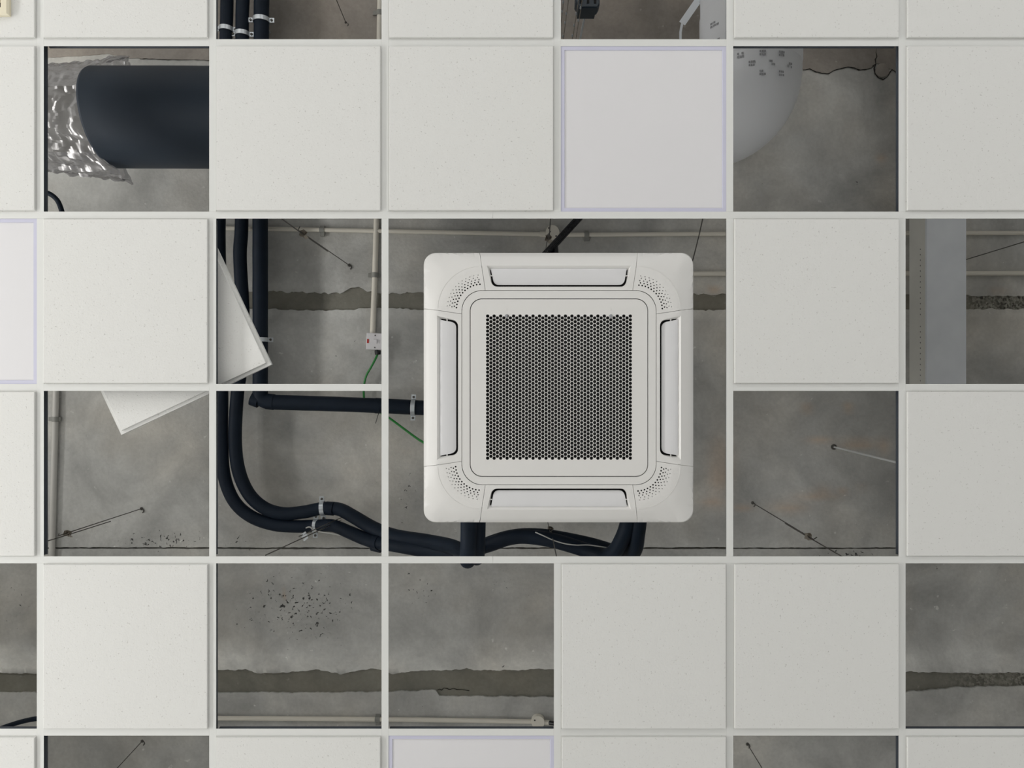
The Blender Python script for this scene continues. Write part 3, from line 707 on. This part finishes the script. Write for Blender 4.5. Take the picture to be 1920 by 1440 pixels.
clamp('zinc clamp on the thickest pipe at the top photo edge', 490, 38, HP, 0.036, 91)
clamp('zinc clamp on the thick pipe beside the corner of the spare tile', 488, 637, HP, 0.036, 90)
clamp('zinc clamp on the thick pipe just beside the air conditioner', 775, 764, HP, 0.036, 2)
clamp('upper zinc clamp where the curving pipes run side by side', 605, 953, HP, 0.0315, -5)
clamp('lower zinc clamp beside the bright spring clip on the curving pipes', 592, 986, HP, 0.031, 2)

# ------------------------------------------------------------------ hanger wires with spring clips
def hanger(label, xw, yw, hc, hs, top_dx=0.0, top_dy=0.0, clip_s=1.0, hook=True):
    """vertical wire from a main tee up to the slab: lower strand to hs, upper strand down to a spring clip at hc"""
    b = Vector((xw, yw, ZG + 0.034)); top = Vector((xw + top_dx, yw + top_dy, ZS + 0.004))
    t = thing('hanger_wire', label, 'hanger wire', b, 'ceiling hanger wires')
    at = lambda h: b + (top - b) * ((h - 0.034) / (SLAB - 0.034 + 0.004))
    o = Vector((0.006, 0.007, 0))
    mb = MB().tube([at(hc - 0.07) - o * 0.4 + Vector((0.012, -0.008, 0)), at(hc - 0.06), at(hc), at((hc + SLAB) / 2), top], 0.0021, 6); obj('upper_wire', mb, M['wire'], t)
    mb = MB().tube([b, at(hc) + o, at(hs) + o * 1.3], 0.0021, 6); obj('lower_wire', mb, M['wire'], t)
    c = at(hc) + o * 0.5; pts = []
    # butterfly spring: two folded leaves
    for s in (-1, 1):
        mb = MB(); w_ = 0.010 * clip_s
        prof = [(-0.016, -0.004), (-0.006, 0.013), (0.005, 0.004), (0.016, 0.016)]
        q = Matrix.Rotation(math.radians(35 * s), 3, 'Y') @ Matrix.Rotation(math.radians(20 + 60 * (s > 0)), 3, 'Z')
        vs_ = [c + q @ (Vector((x, y_, z)) * clip_s) for x, z in prof for y_ in (-w_, w_)]
        n0 = len(vs_); vs2 = vs_ + [p + Vector((0, 0, 0.0012)) for p in vs_]
        f = []
        for k in range(3): f += [(2 * k, 2 * k + 1, 2 * k + 3, 2 * k + 2), (n0 + 2 * k, n0 + 2 * k + 2, n0 + 2 * k + 3, n0 + 2 * k + 1)]
        mb.add(vs2, f); obj('spring_leaf', mb, M['spring'], t, smooth=None)
    if hook:
        mb = MB().tube(cr([top, top + Vector((0.008, 0.002, -0.004)), top + Vector((0.012, 0.012, -0.006)), top + Vector((0.006, 0.02, -0.004))], 4), 0.0026, 6); obj('eye_hook', mb, M['wire'], t)
        mb = MB().lathe(top + Vector((0, 0, -0.005)), (0, 0, 1), [(0.004, -0.004), (0.008, 0.0), (0.008, 0.006)], 10); obj('anchor', mb, M['wire'], t)
    return t
hanger('hanger wire with spring clip beside the grey vertical conduit at left', -1.834, gy(2), 0.49, 0.82, 0.0, 0.005)
hanger('hanger wire with spring clip above the dark mortar joint, right of the black pipes', -0.82, gy(0), 0.32, 0.68, 0.014, 0.0)
hanger('hanger wire with spring clip on the rust-stained concrete right of the air conditioner', 1.17, gy(2), 0.38, 0.67, 0.02, -0.024)
hanger('hanger wire with spring clip in front of the round junction box', 0.136, gy(0), 0.41, 0.46, 0.02, 0.0)
hanger('hanger wire with coiled clip under the air conditioner bottom edge', 0.158, gy(2), 0.56, 0.62)
hanger('hanger wire at the top photo edge right of the three pipes', -0.80, gy(-2), 0.2, 0.3, -0.022)
hanger('hanger wire at the bottom photo edge under the far right tiles', 1.16, gy(4), 0.3, 0.4, 0.005, -0.03)
hanger('hanger wire at the bottom photo edge left of centre', -1.815, gy(4), 0.3, 0.4, -0.015, -0.045)
hanger('hanger wire running out from behind the galvanised trunking', 2.09, gy(0), 0.3, 0.4, 0, 0.02)
# bent loose wire below the pipe clamps
t = thing('hanger_wire', 'slanted hanger wire with bright spring clip below the pipe clamps', 'hanger wire', P(500, 1041, 0.06), 'ceiling hanger wires')
mb = MB().tube([P(498, 1041, 0.036), P(578, 1004, 0.55), P(640, 975, SLAB)], 0.0021, 6); obj('lower_wire', mb, M['wire'], t)
mb = MB().tube([P(560, 1006, 0.5), P(610, 984, 0.7), P(650, 966, SLAB)], 0.0021, 6); obj('upper_wire', mb, M['wire'], t)
for i, (a, b) in enumerate((((566, 1003), (573, 998)), ((567, 1007), (576, 1002)), ((570, 1013), (577, 1007)))):
    p, q = P(a[0], a[1], 0.53), P(b[0], b[1], 0.53); m_ = (q - p).normalized(); n_ = Vector((-m_.y, m_.x, 0))
    mb = MB().box((p + q) / 2, ((q - p).length * 1.1, 0.008, 0.006), Matrix((m_, n_, Vector((0, 0, 1)))).transposed()); obj('spring_leaf', mb, M['zinc'], t, smooth=None)
# slack wire at the air conditioner's corner
mb = MB().tube([P(1319, 404, 0.04), P(1311, 440, 0.2), P(1302, 476, 0.34), P(1290, 520, 0.5)], 0.0022, 6); o = obj('hanger_wire', mb, M['wire']); tag(o, 'plain thin wire passing the air conditioner top right corner', 'hanger wire', 'ceiling hanger wires')
# threaded rod
t = thing('threaded_rod', 'shiny threaded rod with anchor on the rust-stained concrete', 'threaded rod', P(1563, 838, SLAB))
a, b = P(1563, 838, SLAB), P(1720, 877, 0.35)
mb = MB().tube([a, b], 0.0046, 8); obj('rod', mb, M['bright_rod'], t)
mb = MB().lathe(a + Vector((0, 0, -0.008)), (0, 0, 1), [(0.006, 0), (0.014, 0.002), (0.014, 0.009)], 14); obj('anchor', mb, M['wire'], t)

# ------------------------------------------------------------------ conduits, junction boxes, switch
HC = SLAB - 0.014
def conduit(label, pts, r=0.0105, clips=(), mat='conduit', couplers=()):
    c = [P(*p) for p in pts]; mb = MB().tube(c, r, 14); o = obj('conduit', mb, M[mat]); tag(o, label, 'conduit', 'surface conduits on the slab')
    for i, t_ in clips:
        p = c[i].lerp(c[i + 1], t_); d = (c[i + 1] - c[i]).normalized(); n_ = Vector((-d.y, d.x, 0)).normalized(); m3 = Matrix((d, n_, Vector((0, 0, 1)))).transposed()
        mb = MB().tube([p - d * 0.012, p + d * 0.012], r + 0.003, 14); mb.box(p + n_ * (r + 0.008) + Vector((0, 0, 0.006)), (0.02, 0.024, 0.012), m3); mb.box(p - n_ * (r + 0.004) + Vector((0, 0, 0.006)), (0.02, 0.012, 0.012), m3)
        obj('saddle_clip', mb, M['clip'], o, smooth=40)
    for a, b in couplers: obj('coupler', MB().tube([P(*a), P(*b)], r + 0.003, 14), M[mat], o)
    return o
conduit('cream conduit running from the black pipes to the round junction box', [(330, 426, HC), (604, 431, HC), (1026, 439.5, HC)], 0.0105, [(0, 1.0)], couplers=[((1012, 439.2, HC), (1026, 439.5, HC))])
conduit('cream conduit running from the round junction box to the right photo edge', [(1043, 440.5, HC), (1250, 439, HC), (1600, 437.5, HC), (2100, 436.5, HC)], 0.0105, [(0, 0.275)], couplers=[((1043, 440.5, HC), (1052, 440.5, HC))])
conduit('lower cream conduit emerging from behind the air conditioner right side', [(1130, 514, HC), (1400, 512.8, HC), (2100, 512.0, HC)], 0.0115, [])
conduit('cream conduit dropping to the white switch box', [(719, -260, HC), (712, 30, HC), (706, 412, HC), (703, 516, HC), (698.5, 630, HC)], 0.0135, [(0, 0.98), (2, 1.0 - 1e-3)])
conduit('grey-white conduit running down the far left open cell', [(112, 560, HC), (105, 740, HC), (104, 786, HC), (97, 1060, HC), (94, 1110, HC)], 0.0140, [(1, 1.0 - 1e-3)], mat='conduit_grey')
conduit('cream conduit near the bottom below the dark mortar joint', [(300, 1346, HC), (560, 1347.5, HC), (700, 1348.5, HC), (860, 1350.5, HC), (1000, 1353, HC)], 0.0112, [(2, 0.05)])
def jbox(label, px, py, rpx, knob):
    c = P(px, py, SLAB); r = W(rpx, SLAB - 0.03)
    o = obj('junction_box', MB().lathe(c, (0, 0, -1), [(r, 0.0), (r, 0.026), (r * 0.96, 0.029)], 28), M['conduit']); tag(o, label, 'junction box', 'round conduit boxes')
    for dx, dy in knob:
        obj('screw', MB().lathe(c + Vector((dx * r, dy * r, -0.029)), (0, 0, -1), [(0.0042, 0), (0.0042, 0.0015)], 8), M['wire'], o)
    return o
jbox('round cream junction box just above the air conditioner', 1035.5, 437, 13, ((-0.55, -0.55), (0.5, 0.6)))
jbox('round cream junction box at the end of the bottom conduit', 1008.5, 1350, 12.5, ((-0.5, -0.35),))
mb = MB().tube([P(1016, 1354, HC), P(1030, 1355, HC)], 0.012, 12); o = obj('conduit_stub', mb, M['conduit']); tag(o, 'short cream conduit stub right of the bottom junction box', 'conduit')
mb = MB().tube([P(1028, 1355, HC), P(1060, 1359, HC - 0.05), P(1110, 1364, HC - 0.2)], 0.010, 10); o = obj('black_cable', mb, M['tape']); tag(o, 'black cable leaving the bottom conduit stub', 'cable')

t = thing('isolator_switch', 'white square wall switch box with red indicator and black gland', 'switch', P(704, 641, SLAB - 0.02))
HB = SLAB - 0.045
a = P(687, 624.5, HB); b = P(718.5, 656, HB); ctr = (a + b) / 2; wx, wy = (b - a).x, (b - a).y; m3 = Matrix.Rotation(math.radians(2.0), 3, 'Z')
mb = MB().box(Vector((ctr.x, ctr.y, (ctr.z + 0.006 + ZS) / 2)), (wx * 0.96, wy * 0.96, ZS - ctr.z - 0.006), m3); obj('back_box', mb, M['switch'], t, smooth=None)
mb = MB(); rs_ = [[Vector(ctr) + m3 @ Vector((sx * wx / 2 * k, sy * wy / 2 * k, z)) for sx, sy in ((-1, -1), (1, -1), (1, 1), (-1, 1))] for k, z in ((0.93, -0.003), (1.0, 0.0), (1.0, 0.007))]
mb.loft(rs_); fp = obj('face_plate', mb, M['switch'], t, smooth=None)
q = lambda x, y, z=-0.0035: Vector(ctr) + m3 @ Vector((x * wx, y * wy, z))
obj('red_indicator', MB().box(q(-0.40, -0.01), (0.0085, 0.020, 0.003), m3), M['red'], fp, smooth=None)
obj('rocker', MB().box(q(0.02, 0.0, -0.005), (0.018, 0.021, 0.006), m3 @ Matrix.Rotation(0.12, 3, 'X')), M['switch'], fp, smooth=None)
obj('rocker_mark', MB().box(q(0.30, 0.0, -0.003), (0.0016, 0.018, 0.001), m3), M['clip'], fp, smooth=None)
for s in (-1, 1): obj('screw', MB().lathe(q(0.02, s * 0.36, -0.003), (0, 0, -1), [(0.0036, 0), (0.0036, 0.0012)], 8), M['wire'], fp)
obj('gland', MB().tube([P(707.5, 655, HB + 0.012), P(708.2, 659, HB + 0.012), P(708.6, 665, HB + 0.012)], [0.013, 0.0155, 0.0135], 12), M['tape'], t)
gc = cr([P(708.5, 663, HB + 0.012), P(704, 673, HB), P(696, 688, HB), P(687, 704, HB + 0.005), P(682.5, 722, HB + 0.01), P(682, 738, HB + 0.015), P(684.5, 752, HB + 0.02), P(697, 765, HB + 0.02), P(716, 775, HB), P(733, 786, 0.95), P(760, 806, 0.80), P(793, 829, 0.6), P(840, 850, 0.35), P(880, 860, 0.28)], 8)
o = obj('green_cable', MB().tube(gc, 0.0052, 10), M['green']); tag(o, 'bright green cable looping from the switch box to the air conditioner', 'cable')
wc = cr([P(540, 996, HP), P(566, 993, HP), P(580, 988, HP - 0.05), P(590, 995, HP - 0.05), P(612, 999, 0.93), P(650, 1006, 0.87), P(680, 1018, 0.82), P(713, 1023, 0.8), P(760, 1030, 0.75), P(830, 1044, 0.7)], 8)
o = obj('thin_cable', MB().tube(wc, 0.0030, 8), M['white_cable']); tag(o, 'thin white cable following the curving pipes below the clamps', 'cable', 'thin white cables')
wc = cr([P(1004, 998, 0.40), P(1020, 1005, 0.37), P(1038, 1013, 0.36), P(1058, 1019, 0.35), P(1080, 1022, 0.35), P(1105, 1022, 0.36), P(1138, 1027, 0.37), P(1150, 1030, 0.4)], 8)
o = obj('thin_cable', MB().tube(wc, 0.0024, 8), M['white_cable']); tag(o, 'thin white cable over the arched pipe below the air conditioner', 'cable', 'thin white cables')
# black corrugated hose above the air conditioner
a, b = P(1100, 393, 0.42), P(1018, 482, 0.30); n_ = 90
pts = [a.lerp(b, i / n_) for i in range(n_ + 1)]
o = obj('corrugated_hose', MB().tube(pts, [0.0135 + (0.0014 if i % 2 else -0.001) for i in range(n_ + 1)], 14), M['tape'], smooth=None); tag(o, 'black corrugated hose slanting into the air conditioner top edge', 'hose')
mb = MB().tube([P(1040, 462, 0.34), P(1041, 476, 0.32), P(1042, 500, 0.28)], 0.014, 12); o = obj('hose_elbow', mb, M['tape'], o)
for label, pts, r in (('black cable loop under the black duct at far left', [(40, 352, 0.7), (75, 358, 0.7), (94, 364, 0.7), (107, 375, 0.7), (114, 390, 0.7), (117, 404, 0.7), (119, 440, 0.7)], 0.0105),
                      ('black cable crossing the lower left open cell', [(-160, 1420, 1.11), (-90, 1402, 0.85), (-20, 1374, 0.7), (15, 1361, 0.7), (45, 1352, 0.7), (75, 1347, 0.7), (130, 1345, 0.8), (190, 1340, 1.11)], 0.0105)):
    o = obj('black_cable', MB().tube(cr([P(*p) for p in pts], 6), r, 12), M['rubber']); tag(o, label, 'cable', 'black cables')

# ------------------------------------------------------------------ round ducts
HD = 0.62
dy_ = P(0, 221, HD).y; RD = 0.209
def duct_run(xa, xb, r, skew=0.0, n=24, seg=56):
    mb = MB(); rings = []
    for i in range(n + 1):
        x = xa + (xb - xa) * i / n; ring_ = []
        for k in range(seg):
            a = 2 * math.pi * k / seg; yy = math.cos(a); zz = math.sin(a)
            rr_ = r * (1 + 0.012 * noise.noise(Vector((x * 3, yy, zz))))
            ring_.append(Vector((x + (skew * yy * (1 - i / n) ** 3), dy_ + 0.006 * (x - xa) + rr_ * yy, ZG + HD + rr_ * zz)))
        rings.append(ring_)
    # rolled end: wall thickness of the foam
    inner = [[Vector((p.x + o_, dy_ + (p.y - dy_) * s_, ZG + HD + (p.z - ZG - HD) * s_)) for p in rings[0]] for s_, o_ in ((0.86, 0.004), (0.86, 0.12))]
    lip = [Vector((p.x + 0.004, dy_ + (p.y - dy_) * 1.0, p.z)) for p in rings[0]]
    rings[0] = [Vector((p.x - 0.006, dy_ + (p.y - dy_) * 0.975, ZG + HD + (p.z - ZG - HD) * 0.975)) for p in rings[0]]
    mb.loft([inner[1], inner[0], rings[0], lip] + rings[1:], cap0=True, cap1=True); return mb
X_END = (142 - 960) / F * (D + HD - RD) + 0.006
X_JOIN = 0.62
o = obj('air_duct', duct_run(X_END, X_JOIN, RD, 0.022), M['rubber_soft'], smooth=20); tag(o, 'large black foam-covered round duct with an open end at left', 'duct')
# silver jacketed elbow
RB = 0.192; cx_, cy_ = 1.022 - RB, dy_ - RB
path = [Vector((X_JOIN, dy_, ZG + HD))] + [Vector((cx_ + RB * math.sin(t), cy_ + RB * math.cos(t), ZG + HD)) for t in np.linspace(0, math.pi / 2, 18)] + [Vector((1.022, cy_ - 0.3 * k, ZG + HD)) for k in range(1, 6)]
mb = MB().tube(path, 0.2095, 56); duct2 = obj('duct_elbow', mb, M['jacket'], smooth=50); tag(duct2, 'silver-grey jacketed round duct bend with printed marks', 'duct')
col_ring = MB().tube([Vector((1.022, cy_ - 0.02, ZG + HD)), Vector((1.022, cy_ - 0.03, ZG + HD)), Vector((1.022, cy_ - 0.24, ZG + HD)), Vector((1.022, cy_ - 0.25, ZG + HD))], [0.2098, 0.2125, 0.2125, 0.2098], 56, cap=False)
obj('film_overlap', col_ring, M['jacket'], duct2)
bpy.context.view_layer.update()
from mathutils.bvhtree import BVHTree
def surf_z(x, y):
    """underside height of the vertical-run tube at x"""
    dx = x - 1.022; return ZG + HD - math.sqrt(max(0, 0.2131 ** 2 - dx * dx))
rm = random.Random(4)
def mark(px, py):
    mb = MB(); ok = False
    k = (D + HD - 0.19) / F
    for r0 in range(2):
        xoff = 0.0
        for c0 in range(3):
            w_ = rm.uniform(2.4, 3.6); x0 = (px - 6 + xoff - 960) * k; x1 = (px - 6 + xoff + w_ - 960) * k; yc = (py - 3 + r0 * 6 - 720) * k; hh = 2.0 * k
            if rm.random() < 0.9 and abs(x1 - 1.022) < 0.2:
                z0, z1 = surf_z(x0, yc) - 0.0006, surf_z(x1, yc) - 0.0006
                mb.add([(x0, yc - hh, z0), (x1, yc - hh, z1), (x1, yc + hh, z1), (x0, yc + hh, z0)] + [(x0, yc - hh, z0 + 0.0004), (x1, yc - hh, z1 + 0.0004), (x1, yc + hh, z1 + 0.0004), (x0, yc + hh, z0 + 0.0004)],
                       [(0, 1, 2, 3), (4, 7, 6, 5), (0, 4, 5, 1), (2, 6, 7, 3), (1, 5, 6, 2), (0, 3, 7, 4)])
            xoff += w_ + 0.9
    if mb.v: obj('printed_mark', mb, M['print'], duct2, smooth=None)
for r0, (y_, xs_) in enumerate(((103, (1352, 1389, 1427, 1464)), (121.5, (1371, 1408, 1445, 1482)), (140, (1389, 1427, 1464)), (63, (1352,)), (27, (1350, 1333)), (84, (1371,)))):
    for x_ in xs_: mark(x_, y_)
# strap of the bend
t_ = [P(1318, -22, 0.75), P(1308, 2, 0.72), P(1279, 44, 0.70), P(1276, 60, 0.71), P(1276, 90, 0.72)]
mb = MB()
for a, b in zip(t_[:-1], t_[1:]):
    d = (b - a).normalized(); n_ = Vector((-d.y, d.x, 0)).normalized() * 0.015
    if a is t_[2] or a is t_[3]: n_ *= 0.35
    mb.add([a - n_, a + n_, b + n_, b - n_] + [p + Vector((0, 0, 0.002)) for p in (a - n_, a + n_, b + n_, b - n_)], [(0, 1, 2, 3), (4, 7, 6, 5), (0, 4, 5, 1), (2, 6, 7, 3), (1, 5, 6, 2), (0, 3, 7, 4)])
o = obj('metal_strap', mb, M['galv'], smooth=None); tag(o, 'slanted galvanised hanging strap beside the printed duct at top edge', 'metal strap')

# clear film round the neck of the black duct
nth, nx_ = 110, 64; V = []; Fc = []
for i in range(nx_ + 1):
    u_ = i / nx_
    for k in range(nth):
        a = 2 * math.pi * k / nth; yy, zz = math.cos(a), math.sin(a)
        side_ = abs(yy) ** 3
        x = X_END - 0.42 + u_ * (0.40 + 0.115 * side_ + 0.03 * noise.noise(Vector((yy * 3, zz * 3, 4.0))))
        ry = 0.205 + 0.065 * side_ * u_; rz = 0.165
        p = Vector((x * 7, yy * 2.2, zz * 2.2)); cr_ = noise.turbulence(p * 1.4, 5, True) * 0.10 + 0.06 * abs(noise.noise(Vector((x * 16, yy * 5, zz * 5)))) + 0.03 * noise.noise(Vector((x * 40, yy * 14, zz * 14)))
        k2 = 1 + (cr_ - 0.07) * 0.9
        V.append((x, dy_ + ry * yy * k2, ZG + HD + 0.02 + rz * zz * k2))
for i in range(nx_):
    for k in range(nth):
        Fc.append((i * nth + k, i * nth + (k + 1) % nth, (i + 1) * nth + (k + 1) % nth, (i + 1) * nth + k))
mb = MB().add(V, Fc); o = obj('plastic_film', mb, M['film'], smooth=16); tag(o, 'crumpled clear plastic film bunched round the black duct end', 'plastic film')
mb = MB().tube([Vector((X_END - 0.6, dy_, ZG + HD + 0.02)), Vector((X_END + 0.1, dy_, ZG + HD + 0.02))], 0.135, 32); o = obj('duct_spigot', mb, M['galv_dull']); tag(o, 'dull metal duct spigot inside the clear film', 'duct')

# ------------------------------------------------------------------ galvanised trunking at right
HT = 0.80; xa = P(1739, 0, HT).x; xb = P(1810, 0, HT).x; y0, y1 = -1.9, 0.62
t = thing('cable_trunking', 'galvanised steel trunking running down the cell at far right', 'trunking', ((xa + xb) / 2, (y0 + y1) / 2, ZG + HT))
mb = MB().box2((xa, y0, ZG + HT), (xb, y1, ZG + HT + 0.0025)); mb.box2((xa - 0.003, y0, ZG + HT - 0.001), (xa, y1, ZG + HT + 0.012)); mb.box2((xb, y0, ZG + HT - 0.001), (xb + 0.003, y1, ZG + HT + 0.012)); obj('lid', mb, M['galv'], t, smooth=None)
mb = MB().box2((xa + 0.001, y0, ZG + HT + 0.0025), (xa + 0.004, y1, ZG + HT + 0.16)); obj('side', mb, M['galv_dull'], t, smooth=None)
mb = MB().box2((xb - 0.004, y0, ZG + HT + 0.0025), (xb - 0.001, y1, ZG + HT + 0.16)); obj('side', mb, M['galv_dull'], t, smooth=None)
mb = MB().box2((xa + 0.004, y0, ZG + HT + 0.156), (xb - 0.004, y1, ZG + HT + 0.16)); obj('back', mb, M['galv_dull'], t, smooth=None)
for i in range(26):
    yy = -0.62 + i * 0.025 + (0.03 if i > 12 else 0); mb = MB().box((xa + 0.0008, yy, ZG + HT + 0.062), (0.0008, 0.006, 0.004)); obj('printed_mark', mb, M['tape'], t, smooth=None)
for yy in (-1.5, 0.4):
    for xx in (xa + 0.03, xb - 0.03): obj('hanger_rod', MB().tube([(xx, yy, ZG + HT + 0.158), (xx, yy, ZS + 0.003)], 0.005, 8), M['zinc'], t)

# ------------------------------------------------------------------ top edge cell: dark bracket and hanging wires
c = P(1101, 6, 0.62)
t = thing('cable_bracket', 'dark blue plastic bracket at the top photo edge', 'bracket', c)
mb = MB(); hw, hh = W(22, 0.62), W(16, 0.62)
out = [(-1, -1.4), (1, -1.4), (1, 0.55), (0.82, 0.95), (-0.75, 0.95), (-1.05, 0.3)]
mb.loft([[c + Vector((x * hw * s_, y * hh * s_, z)) for x, y in out] for s_, z in ((0.9, -0.035), (1.0, -0.028), (1.0, 0.03))]); obj('body', mb, M['navy'], t, smooth=None)
mb = MB().box(c + Vector((0, 0, 0.055)), (hw * 1.5, hh * 1.6, 0.05)); obj('stem', mb, M['navy'], t, smooth=None)
for dx in (-0.6, 0.0, 0.6): obj('slot', MB().box(c + Vector((dx * hw, 0.2 * hh, -0.0355)), (0.010, 0.022, 0.004)), M['dark'], t, smooth=None)
mb = MB().tube([c + Vector((0, 0, 0.07)), Vector((c.x, c.y, ZS + 0.003))], 0.005, 8); obj('rod', mb, M['zinc'], t)
for px, nb, which in ((1058.5, 5, 'first'), (1068, 4, 'second'), (1087.5, 4, 'third'), (1095, 3, 'fourth')):
    b = P(px, -30 + 3 * nb, 0.3); top = Vector((b.x, b.y, ZS + 0.003))
    t = thing('suspension_wire', 'thin suspension wire at the top photo edge, %s of four counting from the left' % which, 'suspension wire', b, 'thin wires at the dark bracket')
    obj('wire', MB().tube([b + Vector((0, 0, -0.1)), b.lerp(top, 0.5) + Vector((0.004, 0, 0)), top], 0.0016, 6), M['spring'], t)
    for i in range(nb):
        q_ = b.lerp(top, 0.05 + i * 0.13 + rm.random() * 0.05); obj('bead', MB().lathe(q_, (0, 0, 1), [(0.001, -0.012), (0.0036, -0.006), (0.0036, 0.006), (0.001, 0.012)], 8), M['zinc'], t)
